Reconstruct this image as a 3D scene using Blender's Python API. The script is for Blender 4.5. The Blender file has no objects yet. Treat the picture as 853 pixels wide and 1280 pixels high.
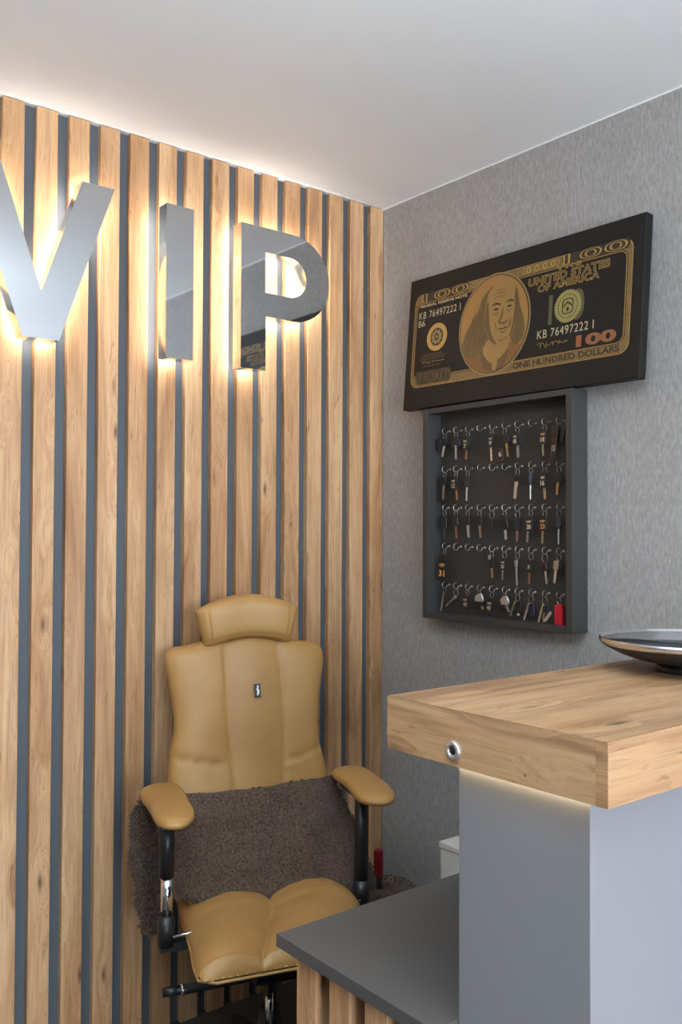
import bpy, bmesh, math, random
from math import sin, cos, pi, radians, sqrt, exp
from mathutils import Matrix, Vector

random.seed(7)
SC = bpy.context.scene
COL = SC.collection

# ------------------------------------------------------------------ camera
cam_d = bpy.data.cameras.new('camera')
cam_d.sensor_fit = 'HORIZONTAL'; cam_d.sensor_width = 36.0
cam_d.lens = 36.0 * 1135.2 / 853.0
cam_d.clip_start = 0.02
cam = bpy.data.objects.new('camera', cam_d); COL.objects.link(cam)
_a, _b, _c = radians(38.812), radians(1.279), radians(.225)
_f = Vector((sin(_a)*cos(_b), cos(_a)*cos(_b), sin(_b)))
_r0 = Vector((cos(_a), -sin(_a), 0)); _u0 = _r0.cross(_f)
_r = _r0*cos(_c) + _u0*sin(_c); _u = -_r0*sin(_c) + _u0*cos(_c)
m = Matrix((_r, _u, -_f)).transposed().to_4x4(); m.translation = Vector((-2.0954, -2.3708, 1.4272))
cam.matrix_world = m
SC.camera = cam

# ------------------------------------------------------------------ view, world, large lights
SC.view_settings.view_transform = 'Standard'; SC.view_settings.look = 'None'
SC.view_settings.gamma = 1.0; SC.view_settings.use_curve_mapping = False
SC.view_settings.exposure = 0.0
world = bpy.data.worlds.new('world'); SC.world = world; world.use_nodes = True
wb = world.node_tree.nodes['Background']; wb.inputs[0].default_value = (.72, .83, 1.0, 1); wb.inputs[1].default_value = 1.2

def area(name, loc, target, sx, sy, power, color):
    d = bpy.data.lights.new(name, 'AREA'); d.shape = 'RECTANGLE'; d.size = sx; d.size_y = sy
    d.energy = power; d.color = color
    o = bpy.data.objects.new(name, d); COL.objects.link(o); o.location = loc
    o.rotation_euler = (Vector(target) - Vector(loc)).to_track_quat('-Z', 'Y').to_euler()
    return o
area('window_daylight', (-1.50, -4.72, 1.30), (-1.50, 0, 1.30), 2.1, 1.7, 180, (.86, .92, 1.0))
area('added_uplight', (-2.1, -2.1, 2.10), (-2.1, -2.1, 3), 1.4, .10, 80, (.80, .92, 1.0))  # unseen uplight, added to brighten the ceiling and upper walls

# ------------------------------------------------------------------ helpers
def link(o, parent=None):
    COL.objects.link(o)
    if parent: o.parent = parent
    return o
def empty(name, loc=(0, 0, 0), rot=(0, 0, 0)):
    o = bpy.data.objects.new(name, None); o.empty_display_size = .05
    o.location = loc; o.rotation_euler = rot; return link(o)
def tag(o, label=None, cat=None, group=None, kind=None):
    if label: o['label'] = label
    if cat: o['category'] = cat
    if group: o['group'] = group
    if kind: o['kind'] = kind
    return o
def copy_tree(o, parent=None):
    c = o.copy(); COL.objects.link(c)
    if parent: c.parent = parent
    for ch in [x for x in KIDS.get(o.name, [])]:
        d = copy_tree(ch, c); KIDS.setdefault(c.name, []).append(d)
    return c
KIDS = {}

class MB:
    def __init__(s): s.v = []; s.f = []; s.sm = []
    def add(s, vs, fs, smooth=False):
        n = len(s.v); s.v += [tuple(p) for p in vs]
        s.f += [tuple(i + n for i in f) for f in fs]; s.sm += [smooth]*len(fs)
        return s
    def box(s, x0, x1, y0, y1, z0, z1):
        v = [(x, y, z) for z in (z0, z1) for y in (y0, y1) for x in (x0, x1)]
        return s.add(v, [(0, 2, 3, 1), (4, 5, 7, 6), (0, 1, 5, 4), (2, 6, 7, 3), (0, 4, 6, 2), (1, 3, 7, 5)])
    def frames(s, pts):
        out = []; n = len(pts); up = None
        for i, p in enumerate(pts):
            t = (pts[min(i+1, n-1)] - pts[max(i-1, 0)])
            t = t.normalized() if t.length > 1e-9 else Vector((0, 0, 1))
            if up is None: up = Vector((0, 0, 1)) if abs(t.z) < .9 else Vector((1, 0, 0))
            a = t.cross(up)
            if a.length < 1e-6: a = t.cross(Vector((0, 1, .1)))
            a.normalize(); b = a.cross(t).normalized(); up = b
            out.append((p, a, b))
        return out
    def tube(s, pts, r, n=10, caps=True, closed=False):
        pts = [Vector(p) for p in pts]; rs = r if isinstance(r, (list, tuple)) else [r]*len(pts)
        fr = s.frames(pts); v = []; f = []
        for (p, a, b), q in zip(fr, rs):
            for k in range(n):
                t = 2*pi*k/n; v.append(p + a*(q*cos(t)) + b*(q*sin(t)))
        m = len(pts)
        for i in range(m - 1):
            for k in range(n):
                k2 = (k+1) % n; f.append((i*n+k, i*n+k2, (i+1)*n+k2, (i+1)*n+k))
        if closed:
            for k in range(n):
                k2 = (k+1) % n; f.append(((m-1)*n+k, (m-1)*n+k2, k2, k))
        elif caps:
            f.append(tuple(reversed(range(n)))); f.append(tuple((m-1)*n+k for k in range(n)))
        return s.add(v, f, True)
    def ring(s, c, ax, R, r, n=20, k=6):
        c = Vector(c); ax = Vector(ax).normalized(); a = ax.orthogonal().normalized(); b = ax.cross(a)
        v = []; f = []
        for i in range(n):
            t = 2*pi*i/n; d = a*cos(t) + b*sin(t)
            for j in range(k):
                p = 2*pi*j/k; v.append(c + d*(R + r*cos(p)) + ax*(r*sin(p)))
        for i in range(n):
            for j in range(k):
                i2 = (i+1) % n; j2 = (j+1) % k
                f.append((i*k+j, i2*k+j, i2*k+j2, i*k+j2))
        return s.add(v, f, True)
    def lathe(s, prof, c=(0, 0, 0), n=32, ax='z', smooth=True):
        v = []; f = []; m = len(prof)
        for i in range(n):
            t = 2*pi*i/n
            for r, z in prof:
                x, y = r*cos(t), r*sin(t)
                q = (x, y, z) if ax == 'z' else ((z, x, y) if ax == 'x' else (x, z, y))
                v.append((c[0]+q[0], c[1]+q[1], c[2]+q[2]))
        for i in range(n):
            i2 = (i+1) % n
            for j in range(m-1): f.append((i*m+j, i2*m+j, i2*m+j+1, i*m+j+1))
        return s.add(v, f, smooth)
    def prism(s, poly, z0, z1, fn=None):
        fn = fn or (lambda x, y, z: (x, y, z)); n = len(poly)
        v = [fn(x, y, z0) for x, y in poly] + [fn(x, y, z1) for x, y in poly]
        f = [tuple(reversed(range(n))), tuple(range(n, 2*n))] + [(k, (k+1) % n, n+(k+1) % n, n+k) for k in range(n)]
        return s.add(v, f)
    def grid(s, fn, nu, nv, flip=False):
        v = [fn(i/nu, j/nv) for j in range(nv+1) for i in range(nu+1)]; f = []
        for j in range(nv):
            for i in range(nu):
                a = j*(nu+1)+i; q = (a, a+1, a+nu+2, a+nu+1)
                f.append(tuple(reversed(q)) if flip else q)
        return s.add(v, f, True)
    def mesh(s, name, mat, bevel=0, seg=2, fix=True):
        me = bpy.data.meshes.new(name); me.from_pydata([tuple(p) for p in s.v], [], s.f); 
        me.polygons.foreach_set('use_smooth', s.sm); me.materials.append(mat)
        if fix or bevel:
            bm = bmesh.new(); bm.from_mesh(me)
            bmesh.ops.remove_doubles(bm, verts=bm.verts, dist=1e-6)
            bmesh.ops.recalc_face_normals(bm, faces=bm.faces)
            if bevel:
                bmesh.ops.bevel(bm, geom=[e for e in bm.edges if e.is_manifold and e.calc_face_angle(0) > .6],
                                offset=bevel, segments=seg, affect='EDGES', profile=.5)
            bm.to_mesh(me); bm.free()
        me.update(); return me
    def build(s, name, mat, parent=None, bevel=0, seg=2, fix=True):
        o = bpy.data.objects.new(name, s.mesh(name, mat, bevel, seg, fix))
        link(o, parent)
        if parent: KIDS.setdefault(parent.name, []).append(o)
        return o

def origin_to(o, p):   # keep the shape, move the origin
    p = Vector(p); o.data.transform(Matrix.Translation(-p)); o.location = p; return o

def dense(poly, step):
    out = []
    for i in range(len(poly)):
        a = Vector(poly[i]); b = Vector(poly[(i+1) % len(poly)]); n = max(1, int((b-a).length/step))
        out += [tuple(a.lerp(b, k/n)) for k in range(n)]
    return out
def smooth_closed(poly, sub=6):
    n = len(poly); out = []
    for i in range(n):
        p = [Vector(poly[(i+k-1) % n]) for k in range(4)]
        for j in range(sub):
            t = j/sub
            out.append(tuple(.5*((2*p[1]) + (p[2]-p[0])*t + (2*p[0]-5*p[1]+4*p[2]-p[3])*t*t + (3*p[1]-p[0]-3*p[2]+p[3])*t**3)))
    return out
def lerp_tab(tab, x):
    tab = sorted(tab)
    if x <= tab[0][0]: return tab[0][1]
    for (a, p), (b, q) in zip(tab, tab[1:]):
        if x <= b:
            t = (x-a)/(b-a); t = t*t*(3-2*t)*.5 + t*.5; return p + (q-p)*t
    return tab[-1][1]

# ------------------------------------------------------------------ materials
def mat(name, color=(.5, .5, .5), rough=.5, metal=0, spec=.5):
    m = bpy.data.materials.new(name); m.use_nodes = True
    b = m.node_tree.nodes['Principled BSDF']
    b.inputs['Base Color'].default_value = (*color, 1); b.inputs['Roughness'].default_value = rough
    b.inputs['Metallic'].default_value = metal; b.inputs['Specular IOR Level'].default_value = spec
    return m
def nodes(m): return m.node_tree.nodes, m.node_tree.links, m.node_tree.nodes['Principled BSDF']
def node(N, t, **kw):
    n = N.new(t)
    for k, v in kw.items(): setattr(n, k, v)
    return n
def noise(N, L, vec, scale, detail=4, rough=.55, dist=0):
    n = N.new('ShaderNodeTexNoise'); n.inputs['Scale'].default_value = scale; n.inputs['Detail'].default_value = detail
    n.inputs['Roughness'].default_value = rough; n.inputs['Distortion'].default_value = dist
    L.new(vec, n.inputs['Vector']); return n.outputs['Fac']
def ramp(N, L, fac, stops):
    r = N.new('ShaderNodeValToRGB'); e = r.color_ramp.elements
    while len(e) < len(stops): e.new(.5)
    for k, (p, c) in enumerate(stops):
        e[k].position = p; e[k].color = (*c, 1) if len(c) == 3 else c
    L.new(fac, r.inputs[0]); return r.outputs[0]
def mixc(N, L, fac, a, b, mode='MIX'):
    n = N.new('ShaderNodeMix'); n.data_type = 'RGBA'; n.blend_type = mode
    for sock, v in ((n.inputs[0], fac), (n.inputs[6], a), (n.inputs[7], b)):
        if hasattr(v, 'links') or isinstance(v, bpy.types.NodeSocket): L.new(v, sock)
        else: sock.default_value = v if isinstance(v, (int, float)) else (*v, 1)
    return n.outputs[2]
def bump(N, L, b, h, strength, dist=.001):
    n = N.new('ShaderNodeBump'); n.inputs['Strength'].default_value = strength; n.inputs['Distance'].default_value = dist
    L.new(h, n.inputs['Height']); L.new(n.outputs[0], b.inputs['Normal'])

def wood(name, axis, tone=1.0, band=.35):
    m = mat(name, rough=.5, spec=.35); N, L, b = nodes(m)
    tc = N.new('ShaderNodeTexCoord'); oi = N.new('ShaderNodeObjectInfo')
    off = N.new('ShaderNodeVectorMath'); off.operation = 'SCALE'; off.inputs[0].default_value = (7.3, 5.1, 9.7)
    L.new(oi.outputs['Random'], off.inputs['Scale'])
    ad = N.new('ShaderNodeVectorMath'); ad.operation = 'ADD'; L.new(tc.outputs['Object'], ad.inputs[0]); L.new(off.outputs[0], ad.inputs[1])
    def scaled(al, ac, src=None):
        mp = N.new('ShaderNodeMapping'); s = [ac]*3; s['xyz'.index(axis)] = al
        mp.inputs['Scale'].default_value = s; L.new(src or ad.outputs[0], mp.inputs[0]); return mp.outputs[0]
    T = tone
    def c(r, g, bb): return (r*T, g*T, bb*T)
    # knots push the grain aside
    vo = N.new('ShaderNodeTexVoronoi'); vo.inputs['Scale'].default_value = 1.0
    L.new(scaled(5.0, 17), vo.inputs['Vector'])
    sep = N.new('ShaderNodeSeparateColor'); L.new(vo.outputs['Color'], sep.inputs[0])
    kr = ramp(N, L, sep.outputs[0], [(.50, (0, 0, 0)), (.56, (1, 1, 1))])
    near = ramp(N, L, vo.outputs['Distance'], [(.0, (1, 1, 1)), (.55, (0, 0, 0))])
    push = mixc(N, L, 1.0, near, kr, 'MULTIPLY')
    sc_ = N.new('ShaderNodeVectorMath'); sc_.operation = 'SCALE'; L.new(push, sc_.inputs[0]); sc_.inputs['Scale'].default_value = .035
    wp = N.new('ShaderNodeVectorMath'); wp.operation = 'ADD'; L.new(ad.outputs[0], wp.inputs[0]); L.new(sc_.outputs[0], wp.inputs[1]); W = wp.outputs[0]
    big = noise(N, L, scaled(1.1, 8, W), 1.0, 5, .6, 1.0)
    base = ramp(N, L, big, [(.26, c(.30, .145, .065)), (.40, c(.47, .26, .125)), (.52, c(.57, .345, .18)), (.68, c(.66, .43, .24))])
    med = noise(N, L, scaled(2.6, 55, W), 1.0, 5, .65, .8)
    base = mixc(N, L, .75, base, ramp(N, L, med, [(.30, (.66, .58, .52)), (.46, (.93, .90, .88)), (.60, (1.04, 1.03, 1.02))]), 'MULTIPLY')
    fine = noise(N, L, scaled(9, 300, W), 1.0, 3, .6, .3)
    col = mixc(N, L, .7, base, ramp(N, L, fine, [(.30, (.72, .67, .62)), (.52, (1, 1, 1)), (.8, (1.08, 1.07, 1.05))]), 'MULTIPLY')
    bd = noise(N, L, scaled(.75, 13, W), 1.0, 4, .55, 1.8)
    col = mixc(N, L, ramp(N, L, bd, [(.52, (0, 0, 0)), (.66, (band, band, band))]), col, c(.28, .15, .085))
    ck = noise(N, L, scaled(3.0, 42, W), 1.0, 5, .6, 2.6)
    col = mixc(N, L, ramp(N, L, ck, [(.645, (0, 0, 0)), (.70, (.75, .75, .75))]), col, c(.12, .065, .04))
    pz = noise(N, L, scaled(14, 60), 1.0, 3, .6, .5)   # small mottled pits
    col = mixc(N, L, ramp(N, L, pz, [(.66, (0, 0, 0)), (.76, (.45, .45, .45))]), col, c(.22, .11, .06))
    kd = ramp(N, L, vo.outputs['Distance'], [(.035, (.95, .95, .95)), (.08, (.5, .5, .5)), (.17, (0, 0, 0))])
    col = mixc(N, L, mixc(N, L, 1.0, kd, kr, 'MULTIPLY'), col, c(.13, .068, .038))
    L.new(col, b.inputs['Base Color'])
    bump(N, L, b, fine, .3, .0006)
    return m

W_Z = wood('oak_grain_upright', 'z', 1.05); W_X = wood('oak_grain_along_x', 'x', .72, .8); W_Y = wood('oak_grain_along_y', 'y', .80, .65)

def gray_paint(name, col, rough=.55, var=.06, bs=.1):
    m = mat(name, col, rough, 0, .35); N, L, b = nodes(m)
    tc = N.new('ShaderNodeTexCoord')
    n = noise(N, L, tc.outputs['Object'], 3.0, 3)
    c = ramp(N, L, n, [(.3, tuple(x*(1-var) for x in col)), (.7, tuple(x*(1+var) for x in col))])
    L.new(c, b.inputs['Base Color'])
    f = noise(N, L, tc.outputs['Object'], 600, 2); bump(N, L, b, f, bs, .0003)
    return m
M_CEIL = gray_paint('matt_white_ceiling', (.83, .855, .87), .8, .015)
M_BACK = gray_paint('slate_grey_backing', (.088, .104, .122), .6, .03)
M_DESK = gray_paint('grey_desk_board', (.088, .085, .082), .42, .04)
M_BAR = gray_paint('light_grey_board', (.215, .213, .232), .5, .03)
M_FRAME = gray_paint('dark_grey_board', (.046, .045, .044), .5, .04)
M_PANEL = gray_paint('charcoal_brown_board', (.042, .037, .033), .6, .06)
M_WHITE = gray_paint('white_casing', (.62, .60, .56), .5, .02)
M_FLOOR = gray_paint('grey_floor', (.06, .057, .055), .5, .1)
M_PLAIN = gray_paint('pale_wall_paint', (.26, .26, .26), .8, .03)
M_TRIM = mat('white_sealant', (.8, .8, .8), .6)

def wallpaper():
    m = mat('grey_textured_wallpaper', rough=.6, spec=.3); N, L, b = nodes(m)
    tc = N.new('ShaderNodeTexCoord')
    def sc(x, y, z):
        mp = N.new('ShaderNodeMapping'); mp.inputs['Scale'].default_value = (x, y, z); L.new(tc.outputs['Object'], mp.inputs[0]); return mp.outputs[0]
    n1 = noise(N, L, sc(1, 150, 42), 1, 4, .65, .5); n2 = noise(N, L, sc(1, 420, 60), 1, 2, .6); n3 = noise(N, L, sc(1, 9, 7), 1, 4, .6)
    n4 = noise(N, L, sc(1, 38, 400), 1, 2, .6)
    c = ramp(N, L, n1, [(.30, (.28, .27, .262)), (.5, (.345, .335, .327)), (.68, (.42, .41, .40))])
    c = mixc(N, L, .35, c, ramp(N, L, n2, [(.3, (.75, .75, .75)), (.7, (1.15, 1.15, 1.15))]), 'MULTIPLY')
    c = mixc(N, L, .3, c, ramp(N, L, n4, [(.3, (.8, .8, .8)), (.7, (1.1, 1.1, 1.1))]), 'MULTIPLY')
    c = mixc(N, L, .5, c, ramp(N, L, n3, [(.3, (.9, .9, .9)), (.7, (1.08, 1.08, 1.08))]), 'MULTIPLY')
    L.new(c, b.inputs['Base Color']); bump(N, L, b, n1, .6, .0012)
    return m
M_WALL = wallpaper()

def leather():
    m = mat('tan_leather', rough=.42, spec=.45); N, L, b = nodes(m)
    tc = N.new('ShaderNodeTexCoord')
    n = noise(N, L, tc.outputs['Object'], 7, 4)
    c = ramp(N, L, n, [(.3, (.40, .215, .066)), (.7, (.46, .262, .088))]); L.new(c, b.inputs['Base Color'])
    v = N.new('ShaderNodeTexVoronoi'); v.inputs['Scale'].default_value = 650; L.new(tc.outputs['Object'], v.inputs['Vector'])
    bump(N, L, b, v.outputs['Distance'], .18, .0006)
    return m
M_LEATHER = leather()
M_STITCH = mat('pale_thread', (.62, .43, .20), .6)
M_BLACK = mat('black_plastic', (.012, .012, .014), .38)
M_CHROME = mat('polished_chrome', (.75, .75, .76), .12, 1)
M_STEEL = mat('satin_steel', (.50, .485, .46), .30, 1)
M_BRASS = mat('worn_brass', (.55, .42, .22), .35, 1)
M_COPPER = mat('copper_brown_blade', (.42, .24, .15), .4, 1)
M_MIRROR = mat('mirror_face', (.70, .715, .735), .035, 1)
M_MSIDE = mat('mirror_return', (.84, .83, .80), .12, 1)
M_RED = mat('red_plastic', (.55, .012, .03), .35)
M_DRED = mat('dark_red_plastic', (.20, .004, .007), .4)
M_CANVAS = mat('black_canvas', (.011, .0095, .0085), .55, 0, .3)
M_GLASS = mat('dark_glass', (.03, .035, .04), .05); M_NICK = mat('bright_key_metal', (.60, .59, .56), .35, .8)
M_DBLUE = mat('navy_plastic', (.012, .016, .05), .4); M_DBROWN = mat('dark_brown_tag', (.03, .012, .012), .4)
M_YELL = mat('yellow_plastic', (.55, .42, .05), .4)
M_ORANGE = mat('orange_print', (.70, .30, .07), .5); M_CREAM = mat('cream_print', (.55, .45, .30), .5)

def emis(name, col, st):
    m = bpy.data.materials.new(name); m.use_nodes = True; N = m.node_tree.nodes
    b = N['Principled BSDF']; b.inputs['Base Color'].default_value = (.8, .8, .8, 1)
    b.inputs['Emission Color'].default_value = (*col, 1); b.inputs['Emission Strength'].default_value = st
    return m
M_LED = emis('warm_white_led', (1.0, .95, .87), 55)
M_LED2 = emis('dim_warm_led', (1.0, .80, .45), 26)

# ------------------------------------------------------------------ the room
H = 2.56
def struct(name, mb, m, **k): return tag(mb.build(name, m, **k), kind='structure')
struct('floor', MB().box(-4.6, .1, -4.7, .12, -.1, 0), M_FLOOR)
struct('ceiling', MB().box(-4.6, .1, -4.7, .12, H, H+.1), M_CEIL)
wb_ = struct('wall_back', MB().box(-4.5, 0, .021, .116, 0, H), M_BACK)
struct('wall_right', MB().box(0, .1, -4.6, .116, 0, H), M_WALL)
struct('wall_left', MB().box(-4.6, -4.5, -4.6, .116, 0, H), M_PLAIN)
struct('wall_front', MB().box(-4.5, 0, -4.7, -4.6, 0, .4).box(-4.5, 0, -4.7, -4.6, 2.16, H)
       .box(-4.5, -2.6, -4.7, -4.6, .4, 2.16).box(-.4, 0, -4.7, -4.6, .4, 2.16), M_PLAIN)
w1 = tag(empty('window_1', (-1.50, -4.65, .4)), kind='structure')
fr = MB().box(-1.1, 1.1, -.03, .03, 0, .05).box(-1.1, 1.1, -.03, .03, 1.71, 1.76)
for x in (-1.1, -.4, .35, 1.05): fr.box(x, x+.05, -.03, .03, .05, 1.71)
fr.build('window_frame', M_WHITE, w1)
struct('trim_1', MB().box(-.004, 0, -4.6, .016, H-.004, H), M_TRIM)

# wooden slats of the feature wall: every slat its own part of the wall
SW, SP = .0572, .09
X14 = (-3.2282-3.9008)*.09*0 + (3.2282-3.9008)*.09
slat0 = MB().box(0, SW, -.016, .005, 0, H-.002).mesh('wood_slat', W_Z, bevel=.0008, seg=1)
for k in range(48):
    i = 14 - k
    o = bpy.data.objects.new('wood_slat', slat0); link(o, wb_)
    o.location = (X14 - (14-i)*SP, .016, 0)

# ------------------------------------------------------------------ mirror letters
def curve_mesh(name, loops, ext):
    cu = bpy.data.curves.new(name, 'CURVE'); cu.dimensions = '2D'; cu.fill_mode = 'BOTH'; cu.extrude = ext
    for lp in loops:
        sp = cu.splines.new('POLY'); sp.points.add(len(lp)-1); sp.use_cyclic_u = True
        for p, q in zip(sp.points, lp): p.co = (q[0], q[1], 0, 1)
    t = bpy.data.objects.new(name, cu); COL.objects.link(t)
    dg = bpy.context.evaluated_depsgraph_get(); dg.update()
    me = bpy.data.meshes.new_from_object(t.evaluated_get(dg))
    bpy.data.objects.remove(t); bpy.data.curves.remove(cu)
    return me
def split_faces(me, keep):
    bm = bmesh.new(); bm.from_mesh(me); bm.normal_update()
    bmesh.ops.delete(bm, geom=[f for f in bm.faces if not keep(f.normal)], context='FACES')
    out = bpy.data.meshes.new('piece'); bm.to_mesh(out); bm.free(); return out
def inset_loop(lp, d):
    n = len(lp); out = []
    for i in range(n):
        a, b, c = Vector(lp[i-1]), Vector(lp[i]), Vector(lp[(i+1) % n])
        e1 = (b-a).normalized(); e2 = (c-b).normalized()
        n1 = Vector((-e1.y, e1.x)); n2 = Vector((-e2.y, e2.x)); nn = (n1+n2)
        nn = nn.normalized()/max(.35, (nn.normalized()).dot(n1)); out.append(tuple(b + nn*d))
    return out
def area2(lp): return sum(lp[i-1][0]*lp[i][1]-lp[i][0]*lp[i-1][1] for i in range(len(lp)))/2
def letter(label, loops, x0, z0, y_front=-.07, depth=.045):
    # loops in (x, z), outer counter-clockwise, holes clockwise -> interior always left of travel
    loops = [lp if (area2(lp) > 0) == (k == 0) else lp[::-1] for k, lp in enumerate(loops)]
    loops = [[(x-x0, z-z0) for x, z in lp] for lp in loops]
    root = tag(empty('sign_letter', (x0, y_front, z0)), label, 'letter sign', None)
    me = curve_mesh('letter', loops, depth/2)
    R = Matrix.Rotation(radians(90), 4, 'X')
    me.transform(Matrix.Translation((0, depth/2, 0)) @ R)
    fm = split_faces(me, lambda n: n.y < -.9); fm.materials.clear(); fm.materials.append(M_MIRROR)
    sm = split_faces(me, lambda n: n.y > -.9); sm.materials.clear(); sm.materials.append(M_MSIDE)
    link(bpy.data.objects.new('mirror_face', fm), root)
    link(bpy.data.objects.new('edge_return', sm), root)
    led = MB()
    for lp in loops:
        l2 = inset_loop(dense(lp, .02) if len(lp) < 12 else lp, .007)
        led.tube([(p[0], depth+.003, p[1]) for p in l2], .0028, 6, closed=True)
    led.build('led_strip', M_LED, root)
    return root
cx = -1.2398; zb, zt = 1.9235, 2.3585
letter('large mirrored letter V with warm glow behind it on the slat wall',
       [[(cx-.048, zb), (cx+.048, zb), (cx+.1995, zt), (cx+.1075, zt), (cx, 2.0466), (cx-.1075, zt), (cx-.1995, zt)]], cx, zb)
letter('large mirrored letter I with warm glow behind it on the slat wall',
       [[(-.883, zb-.003), (-.795, zb-.003), (-.795, zt), (-.883, zt)]], -.84, zb)
def arc(c, rx, rz, a0, a1, n=20): return [(c[0]+rx*cos(radians(a0+(a1-a0)*k/n)), c[1]+rz*sin(radians(a0+(a1-a0)*k/n))) for k in range(n+1)]
letter('large mirrored letter P with warm glow behind it on the slat wall',
       [[(-.633, zb-.003), (-.543, zb-.003), (-.543, 2.087)] + arc((-.440, 2.2225), .143, .1365, -90, 90) + [(-.633, zt+.001)],
        [(-.545, 2.284)] + arc((-.452, 2.222), .062, .062, 90, -90) + [(-.545, 2.160)]], -.585, zb)

# ------------------------------------------------------------------ printed canvas
CW, CH, CT = .8816, .4333, .030
ro = radians(-.35); ln = .0802
w_ = Vector((0, -cos(ro), sin(ro))); h_ = Vector((sin(ln), sin(ro)*cos(ln), cos(ro)*cos(ln))).normalized(); n_ = w_.cross(h_).normalized()
h_ = n_.cross(w_)
cv = tag(empty('canvas_print'), 'black canvas print of an oversized banknote design with golden oval portrait', 'wall art')
M4 = Matrix((w_, h_, n_)).transposed().to_4x4(); M4.translation = Vector((-.068, -.1734, 1.8285)); cv.matrix_world = M4
MB().box(0, CW, 0, CH, -CT, 0).build('stretched_canvas', M_CANVAS, cv, bevel=.002)

def engraved(name, c1, c2, scale=420, thr=.5, rough=.45):
    m = mat(name, c1, rough, .15); N, L, b = nodes(m); tc = N.new('ShaderNodeTexCoord')
    wv = N.new('ShaderNodeTexWave'); wv.inputs['Scale'].default_value = scale/6.28*1.2; wv.inputs['Distortion'].default_value = 6
    wv.inputs['Detail'].default_value = 2; wv.inputs['Detail Scale'].default_value = .4
    L.new(tc.outputs['Object'], wv.inputs['Vector'])
    n = noise(N, L, tc.outputs['Object'], 55, 4, .7)
    a = mixc(N, L, .5, wv.outputs['Fac'], n)
    L.new(ramp(N, L, a, [(thr-.13, c2), (thr+.12, c1)]), b.inputs['Base Color']); return m
G_GOLD = mat('gold_print', (.42, .27, .075), .42, .2); G_PALE = mat('pale_gold_print', (.50, .44, .27), .45, .1)
G_BAND = engraved('engraved_gold', (.34, .215, .07), (.045, .03, .014))
G_DIM = engraved('dim_engraved_gold', (.19, .12, .045), (.03, .02, .012)); G_SEAL = engraved('lime_gold', (.42, .38, .13), (.16, .14, .04), 900)
G_ORNG = engraved('orange_gold', (.33, .135, .05), (.20, .075, .03), 700); G_GREEN = mat('dim_green_gold', (.085, .08, .035), .5)
G_OVAL = engraved('oval_gold', (.36, .20, .055), (.29, .155, .04), 900); G_RIM = mat('oval_rim_gold', (.26, .19, .075), .45, .2)
G_FACE = engraved('portrait_gold', (.34, .215, .065), (.25, .15, .042), 1100); G_SHADE = engraved('portrait_shade', (.16, .095, .03), (.09, .055, .02), 1100)
G_HAIR = engraved('portrait_hair', (.19, .125, .04), (.075, .05, .018), 800, .5); G_COAT = engraved('portrait_coat', (.24, .115, .035), (.15, .07, .022), 700)
G_INK = mat('dark_ink', (.03, .02, .01), .5); G_MID = mat('mid_ink', (.13, .08, .028), .5)

def flat(name, loops, m, z, parent=cv, ext=.0002):
    me = curve_mesh(name, loops, ext); me.transform(Matrix.Translation((0, 0, z+ext))); me.materials.clear(); me.materials.append(m)
    return link(bpy.data.objects.new(name, me), parent)
def ell(c, a, b, n=48, rev=False): 
    p = [(c[0]+a*cos(2*pi*k/n), c[1]+b*sin(2*pi*k/n)) for k in range(n)]; return p[::-1] if rev else p
def text_box(s, **k):
    cu = bpy.data.curves.new('t', 'FONT'); cu.body = s; cu.space_character = k.get('space', 1.0); cu.resolution_u = 2
    t = bpy.data.objects.new('t', cu); COL.objects.link(t)
    me = bpy.data.meshes.new_from_object(t.evaluated_get(bpy.context.evaluated_depsgraph_get()))
    bpy.data.objects.remove(t); bpy.data.curves.remove(cu)
    xs = [v.co.x for v in me.vertices]; ys = [v.co.y for v in me.vertices]; return min(xs), max(xs), min(ys), max(ys)
def text_mesh(s, box, m, z, parent, name='lettering', off=0.0, space=1.0, shear=0, ext=.0002, line=1.0, ref=None):
    cu = bpy.data.curves.new('t', 'FONT'); cu.body = s; cu.offset = off; cu.space_character = space; cu.shear = shear; cu.space_line = line; cu.extrude = 0.0001
    cu.resolution_u = 4
    t = bpy.data.objects.new('t', cu); COL.objects.link(t)
    dg = bpy.context.evaluated_depsgraph_get(); dg.update()
    me = bpy.data.meshes.new_from_object(t.evaluated_get(dg)); bpy.data.objects.remove(t); bpy.data.curves.remove(cu)
    xs = [v.co.x for v in me.vertices]; ys = [v.co.y for v in me.vertices]
    x0, x1, y0, y1 = ref or (min(xs), max(xs), min(ys), max(ys)); bx0, bx1, by0, by1 = box
    for v in me.vertices:
        v.co = (bx0+(v.co.x-x0)/(x1-x0)*(bx1-bx0), by0+(v.co.y-y0)/(y1-y0)*(by1-by0), z + (ext*2 if v.co.z > 0 else 0))
    me.materials.clear(); me.materials.append(m)
    o = bpy.data.objects.new(name, me); link(o, parent); o['kind'] = 'stuff'
    KIDS.setdefault(parent.name, []).append(o); return o
def rrect(x0, x1, y0, y1, r, n=5):
    p = []
    for cx_, cy_, a in ((x1-r, y1-r, 0), (x0+r, y1-r, 90), (x0+r, y0+r, 180), (x1-r, y0+r, 270)):
        p += [(cx_+r*cos(radians(a+90*k/n)), cy_+r*sin(radians(a+90*k/n))) for k in range(n+1)]
    return p
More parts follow.
